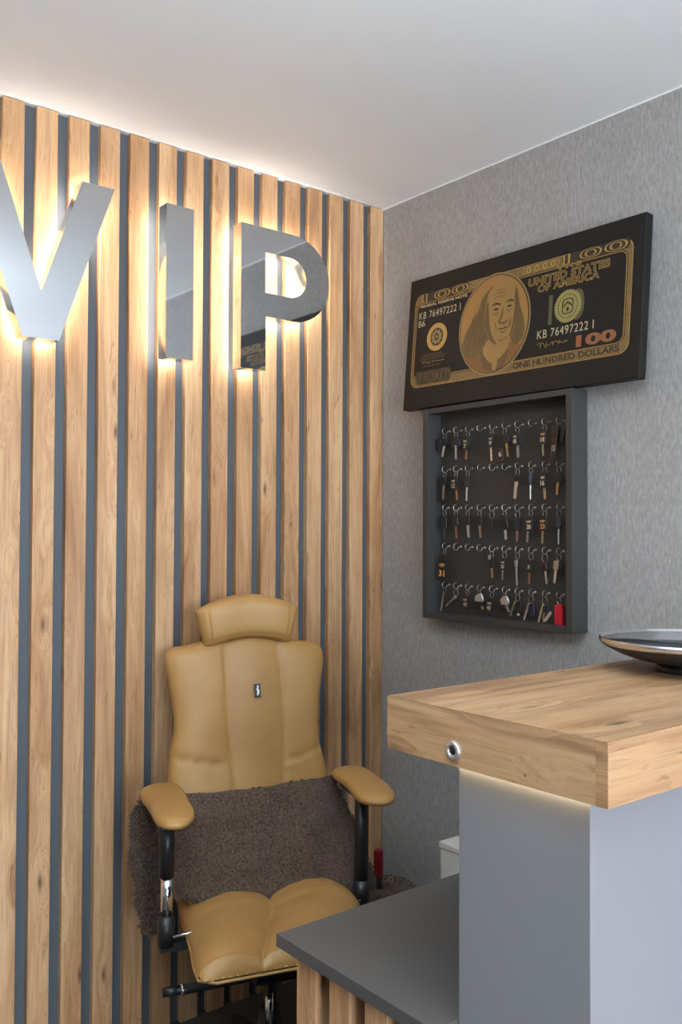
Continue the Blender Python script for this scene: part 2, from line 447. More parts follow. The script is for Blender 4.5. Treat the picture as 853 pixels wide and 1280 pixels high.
# border: narrow side columns, engraved top and bottom bands
flat('border', [rrect(.030, .846, .070, .376, .03), rrect(.036, .833, .096, .349, .026)[::-1]], G_BAND, .0001)
flat('border_line', [rrect(.0385, .8305, .0985, .3465, .024), rrect(.0405, .8285, .1005, .3445, .022)[::-1]], G_GOLD, .0001)
flat('border_line', [rrect(.0285, .8475, .0685, .3775, .031), rrect(.030, .846, .070, .376, .03)[::-1]], G_GOLD, .0001)
def outlined(s, box, m1, m2, z, o1=.03, o2=-.012, **k):
    rf = text_box(s, **k)
    text_mesh(s, box, m1, z, cv, off=o1, ref=rf, **k); text_mesh(s, box, m2, z+.0005, cv, off=o2, ref=rf, **k)
flat('numeral_ground', [rrect(.060, .268, .349, .3775, .012)], G_INK, .0006); flat('numeral_ground', [rrect(.620, .838, .349, .3775, .012)], G_INK, .0006)
outlined('100', (.065, .262, .3500, .3765), G_GOLD, G_INK, .0011, space=1.1)
outlined('100', (.628, .826, .3500, .3765), G_GOLD, G_INK, .0011, space=1.1)
flat('numeral_ground', [rrect(.055, .210, .077, .120, .008)], G_INK, .0006)
outlined('100', (.060, .206, .080, .117), G_DIM, G_INK, .0011)
for k in range(9):
    flat('rosette', [ell((.487+k*.0145, .3625), .0085, .0105, 14), ell((.487+k*.0145, .3625), .0045, .006, 14, True)], G_GOLD if k % 2 else G_RIM, .0007)
for k in range(3):
    flat('rosette', [ell((.287+k*.0135, .3620), .0085, .0105, 14), ell((.287+k*.0135, .362), .0045, .006, 14, True)], G_RIM, .0007)
flat('lettering_ground', [[(.455, .070), (.826, .070), (.826, .096), (.455, .098)]], G_BAND, .0006)
text_mesh('ONE HUNDRED DOLLARS', (.462, .820, .0765, .0945), G_INK, .0011, cv, off=.03)
outlined('THE', (.604, .683, .3385, .3490), G_GOLD, G_INK, .0008, .05, -.02, space=1.3)
outlined('UNITED STATES', (.505, .777, .3125, .3335), G_GOLD, G_INK, .0008, .05, -.005, space=1.08)
outlined('OF AMERICA', (.540, .744, .2885, .3085), G_GOLD, G_INK, .0008, .05, -.005, space=1.08)
text_mesh('FEDERAL RESERVE NOTE', (.054, .262, .3325, .3410), G_PALE, .0006, cv, off=.02)
text_mesh('KB 76497222 I', (.051, .236, .2945, .3175), G_PALE, .0006, cv, space=1.15)
text_mesh('B6', (.050, .080, .2690, .2900), G_PALE, .0006, cv)
text_mesh('KB 76497222 I', (.546, .736, .1515, .1755), G_PALE, .0006, cv, space=1.15)
text_mesh('100', (.582, .702, .1850, .2720), G_GREEN, .0006, cv, off=.02)
text_mesh('100', (.681, .808, .1075, .1400), G_ORNG, .0006, cv, off=.045)
# seals
def star_ring(c, a, b, n, d): return [(c[0]+(a+(d if k % 2 else 0))*cos(pi*k/n), c[1]+(b+(d if k % 2 else 0))*sin(pi*k/n)) for k in range(2*n)]
s1 = (.139, .225); flat('round_seal', [ell(s1, .045, .045)], G_GOLD, .0006); flat('round_seal', [ell(s1, .028, .029)], G_INK, .0012)
flat('round_seal', [star_ring(s1, .019, .019, 9, .006)], G_RIM, .0018); flat('round_seal', [ell(s1, .010, .013, 16), ell(s1, .005, .006, 12, True)], G_INK, .0024)
s2 = (.648, .229); flat('treasury_seal', [star_ring(s2, .043, .044, 36, .004)], G_SEAL, .0012)
flat('treasury_seal', [ell(s2, .0335, .0345), ell(s2, .0315, .0325, rev=True)], G_GREEN, .0018)
flat('treasury_seal', [rrect(s2[0]-.019, s2[0]+.019, s2[1]-.022, s2[1]+.022, .012), rrect(s2[0]-.016, s2[0]+.016, s2[1]-.019, s2[1]+.019, .010)[::-1]], G_INK, .0018)
flat('treasury_seal', [[(s2[0]-.015, s2[1]+.002), (s2[0], s2[1]+.014), (s2[0]+.015, s2[1]+.002), (s2[0]+.015, s2[1]-.003), (s2[0], s2[1]+.008), (s2[0]-.015, s2[1]-.003)]], G_INK, .0018)
flat('treasury_seal', [rrect(s2[0]-.004, s2[0]+.004, s2[1]-.015, s2[1]-.003, .003)], G_INK, .0018)
for y, w2 in ((.171, .045), (.164, .06), (.157, .055), (.134, .04)):
    flat('small_print', [[(.125-w2, y), (.125+w2*.95, y), (.125+w2*.95, y+.0018), (.125-w2, y+.0018)]], G_MID, .0005)
def squiggle(x0, x1, y, amp, seed, name='signature'):
    rnd = random.Random(seed); mb = MB(); n = 46; pts = []
    for k in range(n):
        t = k/(n-1); pts.append((x0+(x1-x0)*t + .004*sin(t*31), y + amp*sin(t*44+rnd.random()*.5)*(.5+rnd.random()*.6)*(1.3-t), .0008))
    mb.tube(pts, .0007, 4); mb.build(name, G_GOLD, cv)
squiggle(.075, .180, .147, .005, 3); squiggle(.548, .655, .132, .009, 8)
# generic engraved portrait of a long-haired elderly man
oc = (.378, .2255)
flat('oval_frame', [ell(oc, .141, .155, 64)], G_RIM, .0012); flat('oval_frame', [ell(oc, .1355, .1495, 64)], G_INK, .0018)
flat('portrait_ground', [ell(oc, .1325, .1465, 64)], G_OVAL, .0024)
def clip_oval(lp, a=.131, b=.145):
    out = []
    for x, y in lp:
        dx, dy = (x-oc[0])/a, (y-oc[1])/b; r = sqrt(dx*dx+dy*dy)
        if r > 1: x, y = oc[0]+dx/r*a, oc[1]+dy/r*b
        out.append((x, y))
    return out
def pl(name, pts, m, z, sub=5): return flat(name, [clip_oval(smooth_closed(pts, sub))], m, z)
pl('portrait_coat', [(.262, .135), (.300, .155), (.335, .165), (.400, .150), (.440, .160), (.470, .155), (.500, .130), (.480, .08), (.38, .06), (.29, .085)], G_COAT, .0030)
pl('portrait_hair', [(.372, .337), (.350, .330), (.330, .310), (.318, .280), (.300, .250), (.276, .225), (.262, .195), (.256, .165), (.275, .140), (.310, .132), (.345, .150), (.372, .20), (.372, .27)], G_HAIR, .0036)
pl('portrait_hair', [(.452, .330), (.466, .312), (.474, .280), (.484, .250), (.496, .220), (.500, .185), (.490, .158), (.465, .150), (.450, .170), (.448, .22), (.455, .28)], G_HAIR, .0036)
pl('portrait_face', [(.408, .347), (.378, .342), (.356, .322), (.347, .290), (.345, .262), (.348, .232), (.353, .205), (.364, .182), (.385, .163), (.412, .155), (.440, .165), (.458, .188), (.465, .220), (.468, .255), (.469, .290), (.462, .320), (.440, .341)], G_FACE, .0042)
pl('portrait_shade', [(.347, .262), (.350, .225), (.356, .200), (.367, .180), (.386, .163), (.398, .160), (.384, .178), (.372, .200), (.364, .230), (.360, .262), (.356, .295), (.350, .290)], G_SHADE, .0048)
pl('portrait_shade', [(.462, .320), (.469, .290), (.468, .250), (.464, .218), (.456, .188), (.446, .175), (.452, .200), (.458, .235), (.460, .270), (.458, .300)], G_SHADE, .0048)
pl('portrait_neck', [(.345, .160), (.365, .176), (.395, .158), (.425, .156), (.445, .165), (.440, .140), (.410, .116), (.375, .108), (.350, .130)], G_FACE, .0039)
pl('portrait_collar', [(.335, .148), (.352, .130), (.378, .106), (.412, .112), (.440, .138), (.430, .100), (.400, .078), (.352, .092)], G_SHADE, .0044)
pl('portrait_collar', [(.385, .112), (.405, .114), (.400, .084), (.388, .084)], G_FACE, .0049)
for q in ([(.370, .279), (.384, .287), (.403, .282), (.404, .277), (.386, .281)], [(.426, .281), (.442, .288), (.456, .283), (.456, .279), (.442, .282)],
          [(.377, .2665), (.388, .2705), (.399, .2665), (.388, .2635)], [(.430, .2675), (.440, .2715), (.450, .2675), (.440, .2645)],
          [(.398, .2035), (.411, .2065), (.420, .205), (.429, .2070), (.441, .2045), (.420, .2025)]):
    pl('portrait_feature', q, G_INK, .0048, 4)
for q in ([(.373, .260), (.386, .253), (.401, .258), (.388, .249)], [(.428, .260), (.440, .254), (.452, .260), (.440, .250)],
          [(.414, .272), (.409, .245), (.400, .231), (.402, .222), (.412, .219), (.420, .2165), (.430, .219), (.437, .224), (.434, .229), (.426, .2235), (.414, .2245), (.407, .229), (.416, .245)],
          [(.405, .197), (.420, .194), (.434, .198), (.420, .190)], [(.398, .176), (.416, .170), (.436, .177), (.416, .166)],
          [(.385, .232), (.392, .215), (.395, .200), (.390, .213)], [(.447, .234), (.443, .217), (.444, .203), (.448, .217)],
          [(.370, .312), (.40, .316), (.43, .315), (.40, .3135)], [(.374, .301), (.40, .305), (.43, .305), (.40, .3025)], [(.380, .322), (.40, .325), (.425, .3245), (.40, .3225)]):
    pl('portrait_feature', q, G_SHADE, .0049, 4)
for k in range(9):   # strands of hair
    x = .272+k*.009; pl('portrait_strand', [(x+.035, .275-k*.004), (x+.014, .235-k*.004), (x+.002, .165), (x+.006, .162), (x+.020, .230-k*.004)], G_SHADE if k % 2 else G_MID, .0040, 3)
for k in range(4):
    x = .462+k*.008; pl('portrait_strand', [(x-.004, .27-k*.02), (x+.004, .22), (x, .168), (x+.004, .166), (x+.008, .22)], G_SHADE if k % 2 else G_MID, .0040, 3)

# ------------------------------------------------------------------ key cabinet
KX, Y0, Y1, Z0, Z1 = -.068, -.268, -.850, 1.1555, 1.822
kc = tag(empty('key_cabinet', (0, (Y0+Y1)/2, Z0)), 'open dark grey wall cabinet with rows of hooks for keys', 'key cabinet')
ym = (Y0+Y1)/2; hw = (Y0-Y1)/2; fh = Z1-Z0; ft = .0225
MB().box(KX, -.0005, hw-ft, hw, 0, fh).build('side_board', M_FRAME, kc, bevel=.0008, seg=1)
MB().box(KX, -.0005, -hw, -hw+ft, 0, fh).build('side_board', M_FRAME, kc, bevel=.0008, seg=1)
MB().box(KX+.0003, -.0005, -hw+ft, hw-ft, fh-ft*.75, fh).build('top_board', M_FRAME, kc, bevel=.0008, seg=1)
MB().box(KX+.0003, -.0005, -hw+ft, hw-ft, 0, ft*.75).build('bottom_board', M_FRAME, kc, bevel=.0008, seg=1)
MB().box(-.009, -.0005, -hw+ft, hw-ft, ft*.75, fh-ft*.75).build('back_board', M_PANEL, kc)
hk = MB(); R = .0098
pts = [(.0205, 0, 0), (.014, 0, 0)] + [(R*cos(radians(t)), 0, R*sin(radians(t))) for t in range(-5, -300, -15)]
hk.tube(pts, .00125, 6); hk.lathe([(0, .0168), (.0035, .0168), (.004, .0205), (.0035, .0210), (0, .0210)], n=10, ax='x')
hook0 = hk.mesh('hook', M_STEEL)
HX = -.030
def hookpos(r, c): return (HX, -.3294 - c*.04958, 1.7502 - c*.0008 - r*.1221)
for r in range(5):
    for c in range(10):
        o = bpy.data.objects.new('hook', hook0); link(o, kc); p = hookpos(r, c)
        o.location = (p[0], p[1]-ym, p[2]-Z0); o.rotation_euler = (0, 0, radians(random.uniform(-16, 6)))

def rr(w, h, r, x=0, z=0): return [(a+x, b+z) for a, b in rrect(-w/2, w/2, -h/2, h/2, r, 3)]
YZ = lambda x, y, z: (x, z, y)
def blade_poly(L, w):
    p = [(-w/2, 0), (w/2, 0)]; n = 5
    for k in range(n):
        z = -L*(.25+.7*k/n); p += [(w/2, z), (w/2-w*.22, z-L*.035), (w/2-w*(.1+.15*(k % 2)), z-L*.08)]
    return p + [(w*.1, -L), (-w*.25, -L*.985), (-w/2, -L*.93)]
ordn = ['first', 'second', 'third', 'fourth', 'fifth', 'sixth', 'seventh', 'eighth', 'ninth', 'tenth']
rown = ['top', 'second', 'middle', 'fourth', 'bottom']
def key(r, c, desc, heads=(), tags=(), ringR=.0085, group='keys hanging in the key cabinet'):
    """heads: (x, z, w, h, shape, mat, blade length, blade w, blade mat, tilt, yaw); tags: (x, z, w, h, mat, texts, tilt, yaw)"""
    p = hookpos(r, c)
    root = tag(empty('key_set', (p[0], p[1], p[2]-R-.0005), (0, 0, radians(-90))),
               desc + ', ' + ordn[c] + ' hook, ' + rown[r] + ' row', 'keys', group)
    MB().ring((0, 0, -ringR+.0018), (0.25, 1, 0), ringR, .0008, 18, 5).build('key_ring', M_STEEL, root)
    for j, (x, z, w, h, shape, m1, bl, bw, m2, tilt, yaw) in enumerate(heads):
        y = -.002 - .0045*j
        Rm = Matrix.Translation((x, y, z)) @ Matrix.Rotation(radians(tilt), 4, 'Y') @ Matrix.Rotation(radians(yaw), 4, 'Z')
        mb = MB(); poly = rr(w, h, min(w, h)*.3, 0, -h/2) if shape == 'box' else (ell((0, -h/2), w/2, h/2, 16) if shape == 'disc' else
             [(-w*.28, 0), (w*.28, 0), (w*.5, -h*.8), (w*.4, -h), (-w*.4, -h), (-w*.5, -h*.8)])
        mb.prism(poly, -.003, .003, YZ); me = mb.mesh('key_head', m1, bevel=.0012, seg=1); me.transform(Rm)
        o = link(bpy.data.objects.new('key_head', me), root)
        if bl:
            mb = MB().prism([(a, b-h+.001) for a, b in blade_poly(bl, bw)], -.0011, .0011, YZ); me = mb.mesh('key_blade', m2); me.transform(Rm)
            link(bpy.data.objects.new('key_blade', me), root)
    for j, (x, z, w, h, m1, tx, tilt, yaw) in enumerate(tags):
        Rm = Matrix.Translation((x, -.011-.004*j, z)) @ Matrix.Rotation(radians(tilt), 4, 'Y') @ Matrix.Rotation(radians(yaw), 4, 'Z')
        mb = MB().prism(rr(w, h, min(w, h)*.22, 0, -h/2), -.002, .002, YZ); me = mb.mesh('tag', m1, bevel=.0006, seg=1); me.transform(Rm)
        o = link(bpy.data.objects.new('tag', me), root)
        for s, (bx0, bx1, bz0, bz1), tm in tx:
            t = text_mesh(s, (bx0*w, bx1*w, bz0*h, bz1*h), tm, 0, o, 'number' if s.isdigit() else 'lettering', off=.015)
            t.data.transform(Rm @ Matrix.Translation((0, -.0022, 0)) @ Matrix.Rotation(radians(90), 4, 'X'))
    return root
def VT(n, tm=None, up=None):
    tm = tm or M_CREAM
    return [('VIP', (-.34, .34, -.46, -.30), up or tm), (n, (-.30, .30, -.86, -.56), tm)]
B = M_BLACK; S = M_STEEL; A = 'box'
key(0, 0, 'black round-headed key with silver blade and a dark fob', [(.004, -.014, .026, .024, 'disc', B, .036, .009, M_NICK, 12, 0), (-.016, -.014, .014, .038, A, B, 0, 0, S, 8, 0)])
key(0, 1, 'two black-headed keys, one silver blade in front', [(-.008, -.015, .020, .028, A, B, .0, .0, S, 0, 0), (.004, -.012, .024, .026, 'trap', B, .046, .007, M_NICK, -2, 0), (.018, -.020, .016, .024, A, M_DBLUE, 0, 0, S, -8, 0)])
key(0, 2, 'black number tag with narrow brass key blade', [(-.001, -.014, .018, .030, A, B, .042, .008, M_COPPER, 2, 20)], [(0, -.012, .021, .044, B, VT('7'), 0, 0)])
key(0, 4, 'narrow dark fob with thin brown blade', [(-.004, -.013, .016, .034, A, B, .048, .006, M_COPPER, -3, 35)], [(.006, -.012, .018, .040, B, VT('9'), 4, 0)])
key(0, 5, 'black-headed keys above a hanging number six tag', [(.004, -.014, .032, .030, 'trap', B, .042, .008, M_BRASS, -10, 0)], [(-.008, -.058, .020, .040, M_DBROWN, [('6', (-.25, .25, -.62, -.22), M_CREAM)], -6, 0)])
key(0, 6, 'dark fob with pale markings and grey blade', [(0, -.014, .018, .032, A, B, .044, .009, S, -4, 15)], [(.002, -.012, .019, .040, B, VT('8'), 3, 0)])
key(0, 8, 'rounded fob with orange marking and thin blade', [(-.008, -.014, .016, .034, 'disc', B, .040, .006, M_BRASS, -4, 20)], [(.004, -.010, .023, .044, B, VT('18', M_CREAM, M_ORANGE), 3, 0)])
key(0, 9, 'long dark tag numbered fifteen over a black fob', [(.018, -.002, .020, .055, A, B, 0, 0, S, 14, 0)], [(-.002, -.006, .019, .094, M_DBROWN, [('VIP', (-.34, .34, -.45, -.37), M_DRED), ('15', (-.30, .30, -.75, -.58), M_CREAM)], 6, 0)])
key(1, 0, 'large dark fob with grey blade', [(-.010, -.014, .018, .080, A, B, 0, 0, S, 2, 0), (.003, -.014, .022, .028, 'disc', B, .046, .008, S, 2, 0)])
key(1, 1, 'black number twelve tag above silver blade', [(0, -.014, .018, .030, A, B, .046, .009, M_BRASS, -6, 0)], [(0, -.012, .022, .044, B, VT('12', M_PALE if 'M_PALE' in globals() else M_CREAM), 0, 0)])
key(1, 2, 'slim black-headed key with thin silver blade', [(0, -.014, .018, .034, A, B, .044, .005, M_NICK, 2, 30)])
key(1, 6, 'brightest silver key with round black head', [(0, -.014, .024, .022, 'disc', B, .052, .012, M_NICK, 6, 0)])
key(1, 7, 'narrow black-headed key with long pin blade', [(0, -.006, .013, .042, 'disc', B, .042, .004, M_NICK, 0, 40)])
key(1, 8, 'black tag with brass-coloured blade', [(-.002, -.010, .016, .030, A, B, .050, .008, M_BRASS, -4, 20)], [(.002, -.010, .021, .046, B, VT('16'), 0, 0)])
key(1, 9, 'wide black-headed key with dull brass blade', [(0, -.010, .030, .032, 'trap', B, .036, .008, M_BRASS, 4, 0)])
key(2, 0, 'all-black slim key', [(0, -.018, .018, .040, A, B, .030, .005, M_FRAME, 0, 20)], ringR=.009)
key(2, 1, 'black-headed key with brown blade', [(-.002, -.016, .020, .032, A, B, .040, .007, M_COPPER, -6, 10)], ringR=.009)
key(2, 2, 'square black-headed key with broad silver blade', [(-.002, -.014, .022, .030, A, B, .040, .010, M_NICK, -8, 0)])
key(2, 3, 'square black-headed key with dull grey blade', [(-.002, -.014, .024, .030, A, B, .040, .009, S, -8, 0)])
key(2, 4, 'large split ring with two tiny dark keys', [(-.002, -.026, .007, .022, A, B, 0, 0, S, -8, 0), (.006, -.026, .008, .026, A, B, 0, 0, S, 6, 0)], ringR=.0125)
key(2, 5, 'big tapered black fob with copper and silver blades', [(0, -.012, .028, .044, 'trap', B, .030, .009, M_NICK, -6, 0)])
key(2, 6, 'narrow dark fob with dull blade on a large ring', [(.002, -.018, .018, .040, A, B, .032, .007, M_COPPER, 2, 25)], ringR=.011)
key(2, 7, 'black rounded number twenty tag above grey blade', [(-.006, -.014, .014, .032, A, B, .046, .007, S, 4, 20)], [(.002, -.014, .026, .044, B, VT('20'), 0, 0)])
key(2, 8, 'black rounded tag with golden number above yellow blade', [(-.004, -.014, .014, .032, A, B, .048, .007, M_BRASS, 2, 20)], [(.002, -.012, .026, .044, B, VT('23', M_ORANGE), 0, 0)])
key(2, 9, 'oval black fob with long thin silver blade', [(0, -.014, .019, .036, 'disc', B, .044, .004, M_NICK, 0, 30)])
key(3, 0, 'large black tag printed VIP 31 in orange', [], [(.002, -.016, .034, .082, B, [('VIP', (-.36, .36, -.48, -.34), M_ORANGE), ('31', (-.36, .36, -.84, -.60), M_ORANGE)], 3, 0)])
key(3, 4, 'dark slim key with steel shoulders and dull blade', [(0, -.014, .018, .034, A, B, .032, .009, S, -4, 0), (-.004, -.010, .009, .014, A, S, 0, 0, S, 0, 0)])
key(3, 5, 'small dark tag above thin grey blade', [(-.006, -.018, .010, .032, A, B, .034, .004, S, 0, 30)], [(.004, -.016, .019, .036, B, VT('35'), 2, 0)], ringR=.010)
key(3, 6, 'all-metal narrow key with long silver blade', [(-.004, -.020, .010, .022, A, S, .056, .005, M_NICK, -3, 20)], ringR=.010)
key(3, 7, 'dark fob with small window marking and brown blade', [(-.004, -.018, .016, .036, A, B, .034, .006, M_COPPER, 0, 20)], [(.002, -.018, .018, .036, B, [('3', (-.2, .2, -.7, -.4), M_CREAM)], 2, 0)], ringR=.010)
key(3, 8, 'dark-headed key with angled silver blade on a large ring', [(0, -.022, .020, .026, 'trap', M_DBROWN, .038, .006, M_NICK, -8, 0)], ringR=.0125)
key(3, 9, 'grey metal fob with rough silver blade', [(.008, -.020, .016, .034, 'disc', B, 0, 0, S, 0, 0), (-.003, -.016, .018, .026, A, S, .040, .009, M_NICK, 6, 0)], ringR=.009)
key(4, 0, 'long narrow steel key leaning left', [(-.002, -.016, .006, .016, A, S, .044, .005, M_NICK, 12, 0)])
key(4, 1, 'large split ring with dull key swung far left', [(.002, -.022, .008, .018, A, S, .040, .005, S, 52, 0)], ringR=.0125)
key(4, 2, 'dark red-brown number forty-three tag', [(0, -.022, .012, .040, A, B, 0, 0, S, 0, 0)], [(.001, -.014, .022, .040, M_DBROWN, VT('43'), 0, 0)])
key(4, 3, 'bright wide-headed silver key lying askew', [(-.006, -.010, .032, .030, A, M_NICK, .020, .010, M_NICK, -28, 0), (0, -.030, .030, .014, A, B, 0, 0, S, 0, 0)])
key(4, 4, 'dark number forty-five tag with steel end', [(-.008, -.020, .010, .038, A, M_DBROWN, 0, 0, S, 25, 0), (0, -.046, .010, .006, A, M_NICK, 0, 0, S, 0, 0)], [(.002, -.016, .024, .042, M_DBROWN, VT('45'), 6, 0)])
key(4, 5, 'cream-toned wide silver key lying askew', [(-.004, -.010, .030, .028, A, M_NICK, .022, .009, M_NICK, -30, 0), (-.004, -.032, .026, .012, A, B, 0, 0, S, 0, 0)])
key(4, 6, 'dark fob beside dull key pointing left with a steel knob', [(.006, -.020, .020, .034, A, B, 0, 0, S, 0, 0), (-.002, -.018, .006, .020, A, S, .030, .006, S, 24, 0), (.012, -.052, .008, .008, 'disc', M_NICK, 0, 0, S, 0, 0)], ringR=.010)
key(4, 7, 'navy fob beside silver key pointing left', [(.008, -.022, .018, .034, 'trap', M_DBLUE, 0, 0, S, 0, 0), (-.002, -.020, .006, .018, A, S, .036, .006, M_NICK, 20, 0)], ringR=.0115)
key(4, 8, 'yellow strip and white silver blade leaning left', [(-.004, -.018, .004, .044, A, M_YELL, .0, .0, S, 16, 0), (.006, -.022, .010, .020, A, M_DBLUE, .034, .004, S, 8, 0), (-.004, -.036, .004, .004, A, S, .034, .005, M_NICK, 14, 0)], ringR=.012)
pr = key(4, 9, 'bright red plastic fob', [(-.004, -.018, .006, .006, A, S, 0, 0, S, 0, 0)])
o = MB().prism(rr(.027, .066, .004, .001, -.050), -.006, .006, YZ).build('fob', M_RED, pr, bevel=.002)
o = MB().prism(rr(.009, .038, .004, 0, 0), -.0013, .0013, YZ)
me = o.mesh('key_blade', M_NICK); me.transform(Matrix.Translation((-.030, -.012, -.052)) @ Matrix.Rotation(radians(40), 4, 'Y'))
tag(link(bpy.data.objects.new('engraved_strip', me), pr), 'silver engraved strip')

# ------------------------------------------------------------------ reception bar and desk
bx, byf, byn, bzt, bzb = -1.1915, -1.3587, -1.7418, 1.1852, 1.1081
bar = tag(empty('reception_bar', (-.6, -1.55, 0)), 'tall grey reception bar with a thick oak-look top', 'reception counter')
def inbar(mb, name, m, **k):
    o = mb.build(name, m, bar, **k); o.location = -Vector(bar.location); return o
T = .017
def hexa(mb, lo, hi):   # two quads (corner lists) -> closed solid
    return mb.add(lo+hi, [(3, 2, 1, 0), (4, 5, 6, 7), (0, 1, 5, 4), (1, 2, 6, 5), (2, 3, 7, 6), (3, 0, 4, 7)])
e = .0003
o = hexa(MB(), [(bx+T, byn+T, bzt-T), (-.001, byn+T, bzt-T), (-.001, byf, bzt-T), (bx+T, byf, bzt-T)],
         [(bx+e, byn+e, bzt), (-.001, byn+e, bzt), (-.001, byf, bzt), (bx+e, byf, bzt)])
inbar(o, 'top_board', W_X)
o = hexa(MB(), [(bx, byf, bzb), (bx, byn+T+e, bzb), (bx, byn+T+e, bzt-e), (bx, byf, bzt-e)],
         [(bx+T, byf, bzb), (bx+T, byn+T+e, bzb), (bx+T, byn+T+e, bzt-T-e), (bx+T, byf, bzt-T-e)])
inbar(o, 'end_board', W_Y)
o = hexa(MB(), [(bx, byn, bzb), (-.001, byn, bzb), (-.001, byn, bzt-e), (bx, byn, bzt-e)],
         [(bx, byn+T, bzb), (-.001, byn+T, bzb), (-.001, byn+T, bzt-T-e), (bx, byn+T, bzt-T-e)])
# the end of the front board stays square where it shows on the end face
inbar(MB().box(bx, bx+.0012, byn, byn+T, bzb, bzt-e), 'edge_strip', W_Y)
q_ = bx; bx += .0012
o = MB().add([(bx, byn, bzb), (-.001, byn, bzb), (-.001, byn, bzt-e), (bx, byn, bzt-e), (bx, byn+T, bzb), (-.001, byn+T, bzb), (-.001, byn+T, bzt-T), (bx+T, byn+T, bzt-T), (bx, byn+T, bzt-T-e)],
             [(0, 1, 2, 3), (5, 4, 8, 7, 6), (0, 4, 5, 1), (0, 3, 8, 4), (1, 5, 6, 2), (3, 2, 6, 7, 8)])
inbar(o, 'front_board', W_X); bx = q_
inbar(MB().box(bx+T, -.001, byf+.0005, byf+T, bzb, bzt-T-e) if False else MB().box(bx+T, -.001, byf-T, byf, bzb, bzt-T-e), 'rear_board', W_X)
inbar(MB().box(bx+T, -.001, byn+T, byf-T, bzb+.004, bzb+.016), 'base_board', M_BAR)
px_, pyf, pyn = -1.165, -1.4797, -1.698
pb_ = bzb+.004
inbar(MB().box(px_, px_+.018, pyn, pyf, 0, pb_), 'end_panel', M_BAR, bevel=.0008, seg=1)
inbar(MB().box(px_+.018, -.001, pyn+.0015, pyn+.0185, 0, pb_), 'front_panel', M_BAR, bevel=.0005, seg=1)
inbar(MB().box(px_+.018, -.001, pyf-.018, pyf, 0, pb_), 'rear_panel', M_BAR)
inbar(MB().box(bx+.0175, bx+.024, pyn-.004, pyf+.01, bzb-.0005, bzb+.0035), 'led_strip', M_LED2)
# metal ringed button
bt = MB().lathe([(0, .003), (.0066, .003), (.0068, -.0035), (.0080, -.0045), (.0122, -.0042), (.0130, -.002), (.0130, .003)], n=28, ax='x')
o = inbar(bt, 'button_ring', M_NICK); o.location = Vector((bx-.0012, -1.4965, 1.1300)) - bar.location
MB().lathe([(0, -.0035), (.005, -.0032), (.0062, -.0015), (.0062, .001), (0, .001)], n=24, ax='x').build('button_cap', M_BLACK, o)

dk = tag(empty('reception_desk', (-.6, -1.29, 0)), 'low grey desk behind the bar with wood slats on its end', 'desk')
def indk(mb, name, m, **k):
    o = mb.build(name, m, dk, **k); o.location = -Vector(dk.location); return o
indk(MB().box(-1.209, -.001, -1.4787, -1.098, .7286, .75), 'desktop', M_DESK, bevel=.0008, seg=1)
indk(MB().box(-1.160, -1.142, -1.4787, -1.1319, 0, .7286), 'end_panel', M_BACK)
indk(MB().box(-1.142, -.001, -1.4777, -1.4600, 0, .7286), 'rear_panel', M_DESK)
sl = MB().box(-.03, 0, -.0517, 0, 0, .7286).mesh('slat', W_Z, bevel=.001, seg=1)
for k in range(4):
    o = bpy.data.objects.new('slat', sl); link(o, dk)
    o.location = Vector((-1.160, -1.1319 - k*.0875, 0)) - dk.location

# white casing beyond the desk
bxx = tag(empty('white_pedestal', (-.19, -.86, 0)), 'small off-white box cabinet beyond the grey desk, by the wall', 'cabinet')
MB().box(-.16, .16, -.19, .23, .02, .585).build('body', M_WHITE, bxx, bevel=.003)
MB().box(-.163, .163, -.193, .233, .585, .602).build('lid', M_WHITE, bxx, bevel=.003)
for x in (-.12, .12):
    for y in (-.15, .19): MB().lathe([(0, 0), (.015, 0), (.015, .02), (0, .02)], (x, y, 0), 12).build('foot', M_BLACK, bxx)

# ------------------------------------------------------------------ tray on the bar
tr = tag(empty('serving_dish', (-.611, -1.512, bzt)), 'round dark glass dish with a metal rim on the oak bar top', 'dish')
MB().lathe([(0, .044), (.10, .046), (.150, .0535), (.1540, .0535), (.150, .0490), (.125, .0350), (.095, .0240), (.060, .0160), (0, .0160)], n=64).build('plate', M_BLACK, tr)  # black colour makes the plate's underside read as shadow below the rim
MB().lathe([(0, 0), (.060, 0), (.062, .003), (.058, .017), (0, .017)], n=48).build('foot', M_BLACK, tr)
MB().lathe([(.150, .0535), (.1565, .0535), (.1580, .0570), (.1580, .0650), (.1560, .0662), (.1540, .0655), (.1532, .0600), (.150, .0600), (.150, .0535)], n=72).build('rim', M_CHROME, tr)
MB().lathe([(0, .0570), (.1525, .0570), (.1530, .0605), (0, .0605)], n=64).build('glass_lid', M_GLASS, tr)
for o in list(COL.objects):
    if o.parent == tr: o.data.transform(Matrix.Diagonal((1, 1, .89, 1)))

